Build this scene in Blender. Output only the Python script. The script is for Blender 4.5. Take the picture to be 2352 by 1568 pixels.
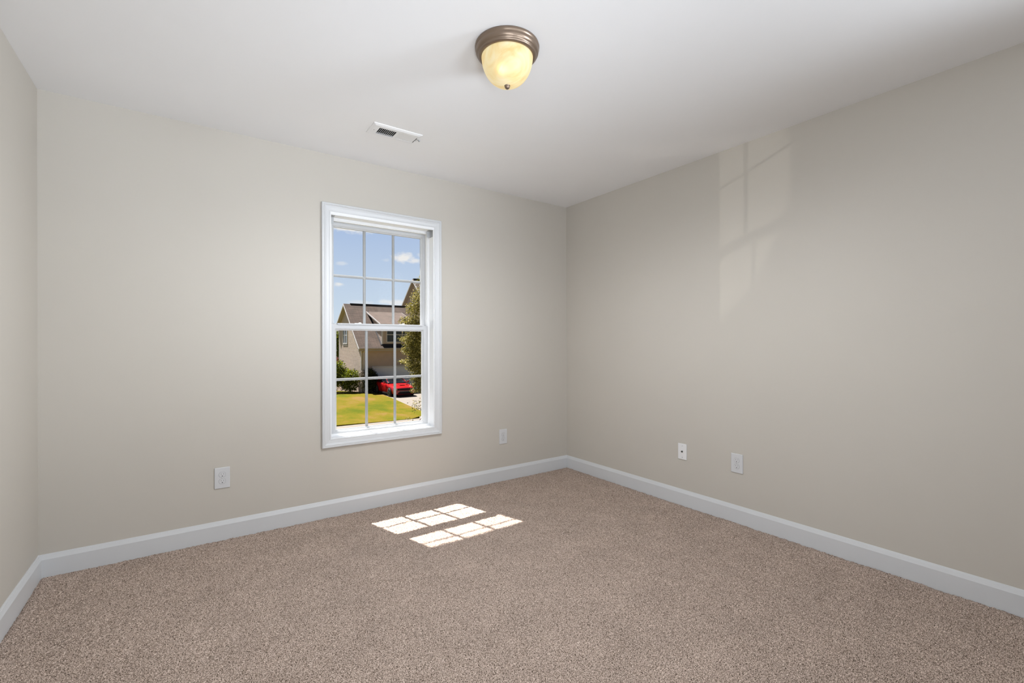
import bpy, bmesh, math, random
import numpy as np
from mathutils import Vector, Matrix

for o in list(bpy.data.objects):
    bpy.data.objects.remove(o)
sc = bpy.context.scene
col = sc.collection
R = math.radians

# ------------------------------------------------------------------ camera
cam_d = bpy.data.cameras.new('camera')
cam = bpy.data.objects.new('camera', cam_d)
col.objects.link(cam)
cam_d.sensor_width = 36.0
cam_d.lens = 1051.65 / 2352 * 36.0
cam_d.shift_y = 3.4 / 2352
cam_d.clip_start = 0.02
cam_d.clip_end = 2000
YAW, ROLL = 0.6131, -0.0021
fw = Vector((math.sin(YAW), math.cos(YAW), 0.0))
rt = Vector((math.cos(YAW), -math.sin(YAW), 0.0))
up = Vector((0, 0, 1))
r2 = rt * math.cos(ROLL) + up * math.sin(ROLL)
u2 = -rt * math.sin(ROLL) + up * math.cos(ROLL)
cam.matrix_world = Matrix(((r2.x, u2.x, -fw.x, -2.9058), (r2.y, u2.y, -fw.y, -3.2365),
                           (r2.z, u2.z, -fw.z, 1.1648), (0, 0, 0, 1)))
sc.camera = cam

# ------------------------------------------------------------------ view
sc.view_settings.view_transform = 'Standard'
sc.view_settings.look = 'None'
sc.view_settings.gamma = 1.0
sc.view_settings.use_curve_mapping = False
sc.view_settings.exposure = 0.0

# ------------------------------------------------------------------ node helpers
class NT:
    def __init__(s, tree):
        s.t = tree; s.n = tree.nodes; s.l = tree.links
    def node(s, typ, **kw):
        nd = s.n.new(typ)
        for k, v in kw.items():
            if k.startswith('i_'):
                nd.inputs[k[2:].replace('_', ' ')].default_value = v
            else:
                setattr(nd, k, v)
        return nd
    def link(s, a, b): s.l.new(a, b)
    def math(s, op, a, b=None, c=None, clamp=False):
        nd = s.n.new('ShaderNodeMath'); nd.operation = op; nd.use_clamp = clamp
        for i, v in enumerate((a, b, c)):
            if v is None: continue
            if isinstance(v, (int, float)): nd.inputs[i].default_value = v
            else: s.l.new(v, nd.inputs[i])
        return nd.outputs[0]
    def mix(s, fac, a, b):
        nd = s.n.new('ShaderNodeMix'); nd.data_type = 'RGBA'
        for k, v in ((0, fac), (6, a), (7, b)):
            if isinstance(v, (int, float)): nd.inputs[k].default_value = v
            elif isinstance(v, tuple): nd.inputs[k].default_value = (*v, 1) if len(v) == 3 else v
            else: s.l.new(v, nd.inputs[k])
        return nd.outputs[2]
    def ramp(s, fac, stops):
        nd = s.n.new('ShaderNodeValToRGB')
        e = nd.color_ramp.elements
        while len(e) < len(stops): e.new(0.5)
        for i, (p, c) in enumerate(stops):
            e[i].position = p; e[i].color = (*c, 1)
        s.l.new(fac, nd.inputs[0])
        return nd.outputs[0]

def px2dir(x, y):
    d = fw + rt * ((x - 1176) / 1051.65) + up * ((787.4 - y) / 1051.65)
    return d.normalized()

# ------------------------------------------------------------------ world sky
SKY = 1.0
w = bpy.data.worlds.new('sky'); sc.world = w
w.use_nodes = True
T = NT(w.node_tree)
T.n.clear()
tc = T.node('ShaderNodeTexCoord')
sep = T.node('ShaderNodeSeparateXYZ'); T.link(tc.outputs['Generated'], sep.inputs[0])
zz = sep.outputs[2]
base = T.ramp(T.math('MULTIPLY', zz, 1.0, clamp=True),
              [(0.0, (0.68, 0.76, 0.84)), (0.06, (0.60, 0.71, 0.83)), (0.22, (0.43, 0.55, 0.77)), (0.6, (0.26, 0.40, 0.68))])
nz = T.node('ShaderNodeTexNoise', i_Scale=34.0, i_Detail=6.0, i_Roughness=0.6)
mp = T.node('ShaderNodeMapping'); mp.inputs['Scale'].default_value = (1, 1, 2.2)
T.link(tc.outputs['Generated'], mp.inputs[0]); T.link(mp.outputs[0], nz.inputs['Vector'])
cloud = None
# small cumulus clouds: direction, half width, half height, density
for (x, y, hw, hh, dn) in [(928, 592, 28, 11, 1.2), (953, 598, 14, 6, 0.8), (796, 523, 52, 10, 1.1), (781, 651, 13, 5, 0.85),
                           (784, 604, 10, 3.5, 0.4), (907, 694, 30, 7, 0.75), (822, 694, 28, 5, 0.4), (966, 585, 9, 7, 0.5),
                           (890, 597, 10, 4, 0.25)]:
    c = px2dir(x, y)
    az, el = math.atan2(c.x, c.y), math.asin(c.z)
    dx = T.math('SUBTRACT', T.math('ARCTAN2', sep.outputs[0], sep.outputs[1]), az)
    dz = T.math('SUBTRACT', T.math('ARCSINE', zz), el)
    dx = T.math('DIVIDE', dx, hw / 1051.65)
    dz = T.math('DIVIDE', dz, hh / 1051.65)
    rr = T.math('SQRT', T.math('ADD', T.math('MULTIPLY', dx, dx), T.math('MULTIPLY', dz, dz)))
    f = T.math('SUBTRACT', 1.25, rr)
    f = T.math('ADD', f, T.math('MULTIPLY', T.math('SUBTRACT', nz.outputs[0], 0.5), 3.2))
    f = T.math('MULTIPLY', T.math('MULTIPLY', f, 1.1, clamp=True), min(dn, 1.0))
    cloud = f if cloud is None else T.math('MAXIMUM', cloud, f)
skyc = T.mix(cloud, base, (0.86, 0.85, 0.84))
fy_ = T.math('ADD', T.math('MULTIPLY', sep.outputs[1], 1.6), 0.25, clamp=True)
fz_ = T.math('SUBTRACT', 1.0, T.math('MULTIPLY', T.math('SUBTRACT', zz, 0.35, clamp=True), 1.0))
away = T.math('MULTIPLY', T.math('ADD', T.math('MULTIPLY', fy_, 0.72), 0.28), fz_)
skyc = T.mix(away, (0.0, 0.0, 0.0), skyc)
bg = T.node('ShaderNodeBackground'); bg.inputs[1].default_value = SKY
T.link(skyc, bg.inputs[0])
wo = T.node('ShaderNodeOutputWorld'); T.link(bg.outputs[0], wo.inputs[0])

# ------------------------------------------------------------------ sun and room light
def light(name, typ, energy, color, **kw):
    d = bpy.data.lights.new(name, typ); d.energy = energy; d.color = color
    for k, v in kw.items(): setattr(d, k, v)
    o = bpy.data.objects.new(name, d); col.objects.link(o)
    return o
def aim(o, loc, direction):
    o.location = loc
    o.rotation_euler = Vector(direction).to_track_quat('-Z', 'Y').to_euler()

SUN_DIR = (0.30, -1.0, -1.81)
sun = light('sun', 'SUN', 14.2, (1.0, 0.955, 0.92), angle=R(0.55)); aim(sun, (0, 10, 20), SUN_DIR)
# sunlight thrown back up by a windscreen parked in the street: the faint window pattern high on the right wall
gd = Vector((1.0, -0.995, 0.338)).normalized()
gl = light('street_glint', 'SPOT', 1500.0, (1.0, 0.97, 0.9), spot_size=R(8.1), spot_blend=0.04, shadow_soft_size=0.02)
aim(gl, Vector((-0.23, 0.1, 1.8)) - gd * 17.0, gd)
# added fill lights behind the camera, no real source, to brighten the room
FILL = (0.92, 1.0, 1.10)
def area(name, energy, loc, d, w, h, spread=180):
    o = light(name, 'AREA', energy, FILL, shape='RECTANGLE', size=w, size_y=h, spread=R(spread)); aim(o, loc, d)
area('high_fill', 5.5, (-1.6, -4.3, 2.15), (-.05, 1, 0), 3.0, .4, 110)
area('side_fill', 23, (-.1, -3.9, 1.9), (-1, .9, 0), .6, .9, 90)
area('left_fill', 9, (-.05, -3.8, 1.3), (-1, .15, 0), .8, 1.8, 85)
area('corner_fill', 11, (-3.45, -3.95, 1.3), (1, .9, .1), .8, 1.8, 80)
area('ceiling_fill', 4.6, (-2.9, -4.3, .5), (1.1, 3.5, 1.94), .8, .8, 55)
area('ceiling_fill', 5.6, (-1.2, -4.3, .5), (-1.7, 3.5, 1.94), .8, .8, 55)

# ------------------------------------------------------------------ materials
MATS = {}
def mat(name, color, rough=0.5, metal=0.0, noise=None, bump=None, spec=None, emit=None, estr=1.0, build=None):
    if name in MATS: return MATS[name]
    m = bpy.data.materials.new(name); m.use_nodes = True
    t = NT(m.node_tree)
    b = m.node_tree.nodes['Principled BSDF']
    b.inputs['Base Color'].default_value = (*color, 1)
    b.inputs['Roughness'].default_value = rough
    b.inputs['Metallic'].default_value = metal
    if spec is not None: b.inputs['Specular IOR Level'].default_value = spec
    if emit: b.inputs['Emission Color'].default_value = (*emit, 1); b.inputs['Emission Strength'].default_value = estr
    tcn = t.node('ShaderNodeTexCoord')
    if noise:
        sca, amp = noise
        nn = t.node('ShaderNodeTexNoise', i_Scale=sca, i_Detail=4.0)
        t.link(tcn.outputs['Object'], nn.inputs['Vector'])
        lo = tuple(c * (1 - amp) for c in color); hi = tuple(min(1, c * (1 + amp)) for c in color)
        t.link(t.ramp(nn.outputs[0], [(0.3, lo), (0.7, hi)]), b.inputs['Base Color'])
    if bump:
        sca, st, dist = bump
        nn = t.node('ShaderNodeTexNoise', i_Scale=sca, i_Detail=3.0)
        t.link(tcn.outputs['Object'], nn.inputs['Vector'])
        bp = t.node('ShaderNodeBump'); bp.inputs['Strength'].default_value = st; bp.inputs['Distance'].default_value = dist
        t.link(nn.outputs[0], bp.inputs['Height']); t.link(bp.outputs[0], b.inputs['Normal'])
    if build: build(t, b, tcn)
    MATS[name] = m
    return m

WALL = mat('wall_paint', (0.565, 0.53, 0.473), 0.55, noise=(1.5, 0.012), bump=(260, 0.06, 0.002), spec=0.3)
CEIL = mat('ceiling_paint', (0.88, 0.88, 0.885), 0.8, noise=(2.0, 0.01), bump=(200, 0.05, 0.002), spec=0.2)
TRIM = mat('white_trim_paint', (0.65, 0.66, 0.67), 0.35, noise=(6, 0.01))
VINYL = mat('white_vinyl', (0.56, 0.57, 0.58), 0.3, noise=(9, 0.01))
JAMB = mat('skylit_vinyl', (0.86, 0.87, 0.88), 0.3, noise=(9, 0.01))  # white vinyl again, skylight on jamb and frame put into a lighter colour
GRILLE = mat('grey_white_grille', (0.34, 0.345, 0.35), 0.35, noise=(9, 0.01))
PLASTIC = mat('white_plastic', (0.64, 0.645, 0.655), 0.22, noise=(20, 0.01))
VENT = mat('white_enamel', (0.84, 0.84, 0.845), 0.35, noise=(20, 0.01))
DARK = mat('dark_slot', (0.02, 0.02, 0.02), 0.6, noise=(30, 0.1))
DUCT = mat('duct_interior', (0.05, 0.05, 0.05), 0.7, noise=(30, 0.1))
GREYM = mat('grey_bracket', (0.42, 0.43, 0.44), 0.4, metal=0.2, noise=(30, 0.03))
SCREW = mat('screw_metal', (0.45, 0.45, 0.45), 0.3, metal=0.7, noise=(30, 0.05))

def carpet_b(t, b, tcn):
    n1 = t.node('ShaderNodeTexNoise', i_Scale=300.0, i_Detail=3.0, i_Roughness=0.65)
    t.link(tcn.outputs['Object'], n1.inputs['Vector'])
    n2 = t.node('ShaderNodeTexNoise', i_Scale=5.0, i_Detail=4.0, i_Roughness=0.6)
    t.link(tcn.outputs['Object'], n2.inputs['Vector'])
    c = t.ramp(n1.outputs[0], [(0.38, (0.055, 0.036, 0.025)), (0.47, (0.36, 0.275, 0.220)), (0.55, (0.60, 0.475, 0.40)), (0.66, (0.86, 0.72, 0.63))])
    c2 = t.ramp(n2.outputs[0], [(0.3, (0.90, 0.90, 0.90)), (0.7, (1.06, 1.06, 1.06))])
    mm = t.node('ShaderNodeMix', data_type='RGBA', blend_type='MULTIPLY'); mm.inputs[0].default_value = 1
    t.link(c, mm.inputs[6]); t.link(c2, mm.inputs[7]); t.link(mm.outputs[2], b.inputs['Base Color'])
    bp = t.node('ShaderNodeBump'); bp.inputs['Strength'].default_value = 0.6; bp.inputs['Distance'].default_value = 0.003
    t.link(n1.outputs[0], bp.inputs['Height']); t.link(bp.outputs[0], b.inputs['Normal'])
CARPET = mat('beige_carpet', (0.4, 0.33, 0.28), 1.0, spec=0.05, build=carpet_b)

# thin clear glass: mostly see-through, a little mirror
def glass_mat(name, tint, refl):
    m = bpy.data.materials.new(name); m.use_nodes = True
    t = NT(m.node_tree); t.n.clear()
    tr = t.node('ShaderNodeBsdfTransparent'); tr.inputs[0].default_value = (*tint, 1)
    gl_ = t.node('ShaderNodeBsdfGlossy'); gl_.inputs['Roughness'].default_value = 0.0
    fr = t.node('ShaderNodeLayerWeight'); fr.inputs[0].default_value = 0.2
    mx = t.node('ShaderNodeMixShader')
    t.link(t.math('MULTIPLY', fr.outputs['Fresnel'], refl), mx.inputs[0])
    t.link(tr.outputs[0], mx.inputs[1]); t.link(gl_.outputs[0], mx.inputs[2])
    o = t.node('ShaderNodeOutputMaterial'); t.link(mx.outputs[0], o.inputs[0])
    return m
GLASS = glass_mat('clear_window_glass', (0.985, 0.99, 0.985), 0.05)

# ------------------------------------------------------------------ geometry helpers
class MB:
    def __init__(s): s.v = []; s.f = []; s.sm = []
    def add(s, vs, fs, smooth=False):
        k = len(s.v)
        s.v += [tuple(p) for p in vs]
        for f in fs: s.f.append(tuple(i + k for i in f)); s.sm.append(smooth)
        return s
    def box(s, x0, x1, y0, y1, z0, z1):
        x0, x1 = min(x0, x1), max(x0, x1); y0, y1 = min(y0, y1), max(y0, y1); z0, z1 = min(z0, z1), max(z0, z1)
        v = [(x0, y0, z0), (x1, y0, z0), (x1, y1, z0), (x0, y1, z0), (x0, y0, z1), (x1, y0, z1), (x1, y1, z1), (x0, y1, z1)]
        return s.add(v, [(0, 3, 2, 1), (4, 5, 6, 7), (0, 1, 5, 4), (1, 2, 6, 5), (2, 3, 7, 6), (3, 0, 4, 7)])
    def prism(s, poly, vec):
        n = len(poly); vec = Vector(vec)
        v = [Vector(p) for p in poly] + [Vector(p) + vec for p in poly]
        fs = [tuple(reversed(range(n))), tuple(range(n, 2 * n))] + [(i, (i + 1) % n, n + (i + 1) % n, n + i) for i in range(n)]
        return s.add(v, fs)
    def lathe(s, prof, c, n=48, axis='z', smooth=True, scale=(1, 1)):
        # prof: list of (r, h) ; axis direction
        vs = []; fs = []
        for (r, h) in prof:
            for i in range(n):
                a = 2 * math.pi * i / n
                p = (r * math.cos(a) * scale[0], r * math.sin(a) * scale[1])
                if axis == 'z': vs.append((c[0] + p[0], c[1] + p[1], c[2] + h))
                elif axis == 'y': vs.append((c[0] + p[0], c[1] + h, c[2] + p[1]))
                else: vs.append((c[0] + h, c[1] + p[0], c[2] + p[1]))
        for j in range(len(prof) - 1):
            for i in range(n):
                a, b_ = j * n + i, j * n + (i + 1) % n
                fs.append((a, b_, b_ + n, a + n))
        s.add(vs, fs, smooth)
        k = len(s.v) - len(vs)
        if prof[0][0] > 1e-6: s.f.append(tuple(k + i for i in range(n))); s.sm.append(False)
        if prof[-1][0] > 1e-6: s.f.append(tuple(k + (len(prof) - 1) * n + i for i in range(n))); s.sm.append(False)
        return s
    def tube(s, p0, p1, r0, r1=None, n=8):
        r1 = r0 if r1 is None else r1
        p0 = Vector(p0); p1 = Vector(p1); d = (p1 - p0).normalized()
        a = d.orthogonal().normalized(); b = d.cross(a)
        v = []
        for (p, r) in ((p0, r0), (p1, r1)):
            for i in range(n):
                t = 2 * math.pi * i / n
                v.append(p + a * (r * math.cos(t)) + b * (r * math.sin(t)))
        return s.add(v, [(i, (i + 1) % n, n + (i + 1) % n, n + i) for i in range(n)] + [tuple(reversed(range(n))), tuple(range(n, 2 * n))], True)
    def frame(s, x0, x1, z0, z1, prof):
        """mitred frame around rectangle in the xz plane; prof = closed loop of (outward offset, y)"""
        m = len(prof); vs = []
        for (sx, sz, cx, cz) in ((-1, -1, x0, z0), (1, -1, x1, z0), (1, 1, x1, z1), (-1, 1, x0, z1)):
            for (u, y) in prof: vs.append((cx + sx * u, y, cz + sz * u))
        fs = []
        for k in range(4):
            a, b_ = k * m, ((k + 1) % 4) * m
            for i in range(m):
                j = (i + 1) % m
                fs.append((a + i, b_ + i, b_ + j, a + j))
        return s.add(vs, fs)
    def build(s, name, material, parent=None, bevel=0, loc=None, seg=2, subsurf=0):
        me = bpy.data.meshes.new(name)
        me.from_pydata(s.v, [], s.f)
        bm = bmesh.new(); bm.from_mesh(me)
        bmesh.ops.recalc_face_normals(bm, faces=bm.faces)
        bm.to_mesh(me); bm.free()
        me.polygons.foreach_set('use_smooth', s.sm)
        me.materials.append(material)
        o = bpy.data.objects.new(name, me)
        col.objects.link(o)
        if parent is not None:
            o.parent = parent
            o.location = -Vector(parent.location) if loc is None else loc
        if bevel:
            md = o.modifiers.new('bevel', 'BEVEL'); md.width = bevel; md.segments = seg; md.limit_method = 'ANGLE'
            md.angle_limit = R(35)
        if subsurf:
            md = o.modifiers.new('sub', 'SUBSURF'); md.levels = subsurf; md.render_levels = subsurf
        return o
def empty(name, loc):
    o = bpy.data.objects.new(name, None); o.empty_display_size = 0.1; col.objects.link(o); o.location = loc
    return o
def tag(o, label=None, cat=None, group=None, kind=None):
    if label: o['label'] = label
    if cat: o['category'] = cat
    if group: o['group'] = group
    if kind: o['kind'] = kind
    return o
def struct(o, label):
    return tag(o, label=label, cat=None, kind='structure')

# ================================================================== ROOM SHELL
H = 2.44; L = 3.5288; YB = -4.45; WT = 0.2
OX0, OX1, OZ0, OZ1 = -2.130, -1.364, 0.519, 2.042      # window opening
VX0, VX1, VY0, VY1 = -2.020, -1.752, -0.606, -0.493    # duct hole
struct(MB().box(-L - .15, OX0, 0, WT, -.3, H + .1).box(OX1, .15, 0, WT, -.3, H + .1)
       .box(OX0, OX1, 0, WT, -.3, OZ0).box(OX0, OX1, 0, WT, OZ1, H + .1).build('wall_back', WALL), 'greige painted wall with the window')
struct(MB().box(0, .15, YB - .15, 0, -.3, H + .1).build('wall_right', WALL), 'greige painted wall on the right')
struct(MB().box(-L - .15, -L, YB - .15, 0, -.3, H + .1).build('wall_left', WALL), 'greige painted wall on the left')
struct(MB().box(-L, 0, YB - .15, YB, -.3, H + .1).build('wall_front', WALL), 'greige painted wall behind the camera')
struct(MB().box(-L, VX0, YB, 0, H, H + .1).box(VX1, 0, YB, 0, H, H + .1)
       .box(VX0, VX1, YB, VY0, H, H + .1).box(VX0, VX1, VY1, 0, H, H + .1).build('ceiling', CEIL), 'flat white painted ceiling')
# roof slab and eave of this house (shades the top of the window)
struct(MB().box(-L - .6, .6, YB - .5, WT, H + .102, H + .3).box(-L - .6, .6, WT, .68, 2.735, 2.86).build('trim_1', TRIM), 'white soffit of the roof above the window')

# carpet floor: dense tufted surface
def carpet():
    rng = np.random.default_rng(5)
    dx = 0.004
    xs = np.arange(-L, 0 + dx * .5, dx)
    ys = np.concatenate([np.arange(YB, -3.3, 0.02), np.arange(-3.3, 0 + dx * .5, dx)])
    nx, ny = len(xs), len(ys)
    h = rng.random((ny, nx))
    def blur(a, k):
        p = np.pad(a, k, mode='wrap')
        out = np.zeros_like(a); n = 0
        for i in range(-k, k + 1):
            for j in range(-k, k + 1):
                out += p[k + i:k + i + a.shape[0], k + j:k + j + a.shape[1]]; n += 1
        return out / n
    tuft = h * 0.7 + blur(h, 1) * 1.2
    tuft = (tuft - tuft.mean()) / tuft.std()
    def smooth_noise(cell):
        gy, gx = int((ys[-1] - ys[0]) / cell) + 3, int((xs[-1] - xs[0]) / cell) + 3
        g = rng.random((gy, gx))
        fy = (ys - ys[0]) / cell; fx = (xs - xs[0]) / cell
        iy = fy.astype(int); ix = fx.astype(int); ty = (fy - iy); tx = (fx - ix)
        ty = ty * ty * (3 - 2 * ty); tx = tx * tx * (3 - 2 * tx)
        a = g[np.ix_(iy, ix)] * (1 - tx) + g[np.ix_(iy, ix + 1)] * tx
        b = g[np.ix_(iy + 1, ix)] * (1 - tx) + g[np.ix_(iy + 1, ix + 1)] * tx
        return a * (1 - ty)[:, None] + b * ty[:, None]
    z = tuft * 0.0017 + (smooth_noise(0.03) - .5) * 0.0025 + (smooth_noise(0.14) - .5) * 0.003
    X, Y = np.meshgrid(xs, ys)
    edge = np.minimum(np.minimum(-X, X + L), -Y)
    z += -0.008 * np.exp(-np.maximum(edge - 0.014, 0) / 0.012) + (smooth_noise(0.02) - .5) * 0.006 * np.exp(-edge / 0.03)
    jx = (rng.random((ny, nx)) - .5) * dx * .7; jy = (rng.random((ny, nx)) - .5) * dx * .7
    jx[:, 0] = jx[:, -1] = 0; jy[-1] = 0; jy[0] = 0
    co = np.stack([X + jx, Y + jy, z], -1).reshape(-1, 3)
    i = np.arange((ny - 1) * (nx - 1)); r = i // (nx - 1); c = i % (nx - 1); a = r * nx + c
    q = np.stack([a, a + 1, a + nx + 1, a + nx], -1).astype(np.int32)
    me = bpy.data.meshes.new('floor')
    me.vertices.add(len(co)); me.vertices.foreach_set('co', co.astype(np.float32).ravel())
    me.loops.add(q.size); me.loops.foreach_set('vertex_index', q.ravel())
    me.polygons.add(len(q)); me.polygons.foreach_set('loop_start', np.arange(0, q.size, 4, dtype=np.int32))
    me.polygons.foreach_set('loop_total', np.full(len(q), 4, dtype=np.int32))
    me.update(calc_edges=True)
    me.polygons.foreach_set('use_smooth', [True] * len(q))
    me.materials.append(CARPET)
    o = bpy.data.objects.new('floor', me); col.objects.link(o)
    return o
struct(carpet(), 'beige flecked wall-to-wall cut pile carpet')
struct(MB().box(-L, 0, YB, 0, -.3, -.04).build('trim_2', CEIL), 'subfloor under the carpet')

# baseboards: flat face, ogee top
BP = [(0.0, -.02), (0.0145, -.02), (0.0145, .084), (0.0125, .0885), (0.0085, .098), (0.0075, .1005), (0.0055, .1015), (0.0040, .1055), (0.0025, .108), (0.0, .108)]
def baseboard(name, a, b, nrm, label):
    a = Vector(a); b = Vector(b); n = Vector(nrm); d = (b - a).normalized()
    m = MB(); vs = []
    for (e, s_) in ((a, 1), (b, -1)):
        for (u, z) in BP: vs.append(e + n * u + d * (s_ * u) + Vector((0, 0, z)))
    k = len(BP)
    fs = [(i, (i + 1) % k, k + (i + 1) % k, k + i) for i in range(k)] + [tuple(range(k)), tuple(range(k, 2 * k))]
    m.add(vs, fs)
    return struct(m.build(name, TRIM), label)
baseboard('baseboard_back', (-L, 0, 0), (0, 0, 0), (0, -1, 0), 'white baseboard under the window wall')
baseboard('baseboard_right', (0, 0, 0), (0, YB, 0), (-1, 0, 0), 'white baseboard along the right wall')
baseboard('baseboard_left', (-L, YB, 0), (-L, 0, 0), (1, 0, 0), 'white baseboard along the left wall')

# ================================================================== WINDOW
win = struct(empty('window_1', (-1.747, 0.0, OZ0)), 'white double-hung window with three-by-two grilles')
# casing (colonial profile), measured outward from the opening
CP = [(0.0, .0), (0.0, -.009), (0.004, -.0105), (0.008, -.0095), (0.012, -.0105), (0.026, -.0125), (0.036, -.0165), (0.040, -.0205),
      (0.044, -.0185), (0.047, -.0215), (0.053, -.0215), (0.0565, -.018), (0.0565, 0.0)]
tag(MB().frame(OX0, OX1, OZ0, OZ1 + .012, CP).build('casing', TRIM, win), label='white moulded casing with mitred corners')
# jamb liner boards
JY = 0.20
jb = MB()
jb.frame(OX0, OX1, OZ0, OZ1, [(0.0, -.004), (-.006, -.004), (-.006, JY), (0.0, JY)])
jb.box(OX0, OX1, -.008, .0, OZ1 - .001, OZ1 + .013).box(OX0 - .004, OX1 + .004, -.006, .0, OZ1 + .004, OZ1 + .014)
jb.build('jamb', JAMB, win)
JX0, JX1, JZ0, JZ1 = OX0 + .006, OX1 - .006, OZ0 + .006, OZ1 - .006
# vinyl main frame with tracks
vf = MB()
vf.frame(JX0, JX1, JZ0, JZ1, [(0.0, .072), (-.012, .072), (-.012, .080), (-.018, .080), (-.018, .112), (-.012, .112), (-.012, .118),
                              (-.018, .118), (-.018, .155), (0.0, .155)])
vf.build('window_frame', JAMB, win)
fx0, fx1, fz0, fz1 = JX0 + .018, JX1 - .018, JZ0 + .018, JZ1 - .018
MID = 1.285
def grille(x0, x1, z0, z1, y, mb):
    wv, dp = 0.0105, 0.005
    for k in (1, 2):
        cx = x0 + (x1 - x0) * k / 3
        pr = [(cx - wv, y), (cx - wv * .55, y - dp), (cx + wv * .55, y - dp), (cx + wv, y), (cx + wv * .55, y + dp), (cx - wv * .55, y + dp)]
        mb.prism([(p[0], p[1], z0) for p in pr], (0, 0, z1 - z0))
    cz = (z0 + z1) / 2
    wv = .0095
    pr = [(cz - wv, y), (cz - wv * .55, y - dp * .9), (cz + wv * .55, y - dp * .9), (cz + wv, y), (cz + wv * .55, y + dp * .9), (cz - wv * .55, y + dp * .9)]
    mb.prism([(x0, p[1], p[0]) for p in pr], (x1 - x0, 0, 0))
def sash(x0, x1, z0, z1, yi, yo, st, bt, tp, name):
    """x0..z1 outer size; st stile, bt bottom rail, tp top rail widths"""
    m = MB()
    gx0, gx1, gz0, gz1 = x0 + st, x1 - st, z0 + bt, z1 - tp
    s_ = .010
    # stepped rails built around the glass, inner glazing bead sloped
    m.box(x0, gx0 - .012, yi, yo, z0, z1).box(gx1 + .012, x1, yi, yo, z0, z1)
    m.box(gx0 - .012, gx1 + .012, yi, yo, z0, gz0 - .012).box(gx0 - .012, gx1 + .012, yi, yo, gz1 + .012, z1)
    m.frame(gx0, gx1, gz0, gz1, [(0, yi + .011), (0, yo - .008), (.012, yo - .003), (.0125, yo - .003), (.0125, yi + .003), (.010, yi + .003), (.006, yi + .008)])
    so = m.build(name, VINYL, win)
    MB().box(gx0 - .004, gx1 + .004, (yi + yo) / 2 - .0015, (yi + yo) / 2 + .0015, gz0 - .004, gz1 + .004)
    for yy, nm in (((yi + yo) / 2, 'pane'),):
        g = MB().add([(gx0 - .006, yy, gz0 - .006), (gx1 + .006, yy, gz0 - .006), (gx1 + .006, yy, gz1 + .006), (gx0 - .006, yy, gz1 + .006)], [(0, 1, 2, 3)])
        p = g.build('pane', GLASS, so, loc=(0, 0, 0))
    gm = MB(); grille(gx0, gx1, gz0, gz1, (yi + yo) / 2 + .007, gm)
    gr = gm.build('grille', GRILLE, so, loc=(0, 0, 0))
    return so
low = sash(fx0 - .006, fx1 + .006, JZ0 + .0005, 1.300, .079, .112, .044, .037, .044, 'lower_sash')
upp = sash(fx0 - .006, fx1 + .006, 1.262, fz1 + .006, .117, .150, .036, .042, .038, 'upper_sash')
# lift ledge on top of the lower sash meeting rail, sash locks, tilt latches
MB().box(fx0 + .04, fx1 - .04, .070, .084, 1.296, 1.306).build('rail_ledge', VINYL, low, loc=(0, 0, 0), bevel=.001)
for cx in (-1.913, -1.585):
    m = MB().lathe([(.011, 0), (.011, .009), (.007, .013), (.0, .014)], (cx + .012, .098, 1.301), 16)
    m.box(cx - .032, cx + .02, .089, .107, 1.300, 1.305)
    m.box(cx - .028, cx + .006, .086, .092, 1.305, 1.310)
    m.build('sash_lock', PLASTIC, low, loc=(0, 0, 0), bevel=.0008)
for cx in (fx0 + .05, fx1 - .05):
    MB().box(cx - .028, cx + .028, .082, .100, 1.300, 1.304).build('tilt_latch', PLASTIC, low, loc=(0, 0, 0), bevel=.0008)
# leftover blind brackets in the top corners
for cx, sg in ((JX0, 1), (JX1, -1)):
    m = MB()
    m.box(cx, cx + sg * .0015, .006, .050, JZ1 - .050, JZ1)
    m.box(cx, cx + sg * .030, .048, .050, JZ1 - .050, JZ1 - .004)
    m.box(cx, cx + sg * .030, .006, .050, JZ1 - .0015, JZ1)
    m.lathe([(.004, 0), (.004, .003), (0, .004)], (cx + sg * .015, .044, JZ1 - .025), 12, axis='y')
    m.build('blind_bracket', GREYM, win, bevel=.0006)

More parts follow.
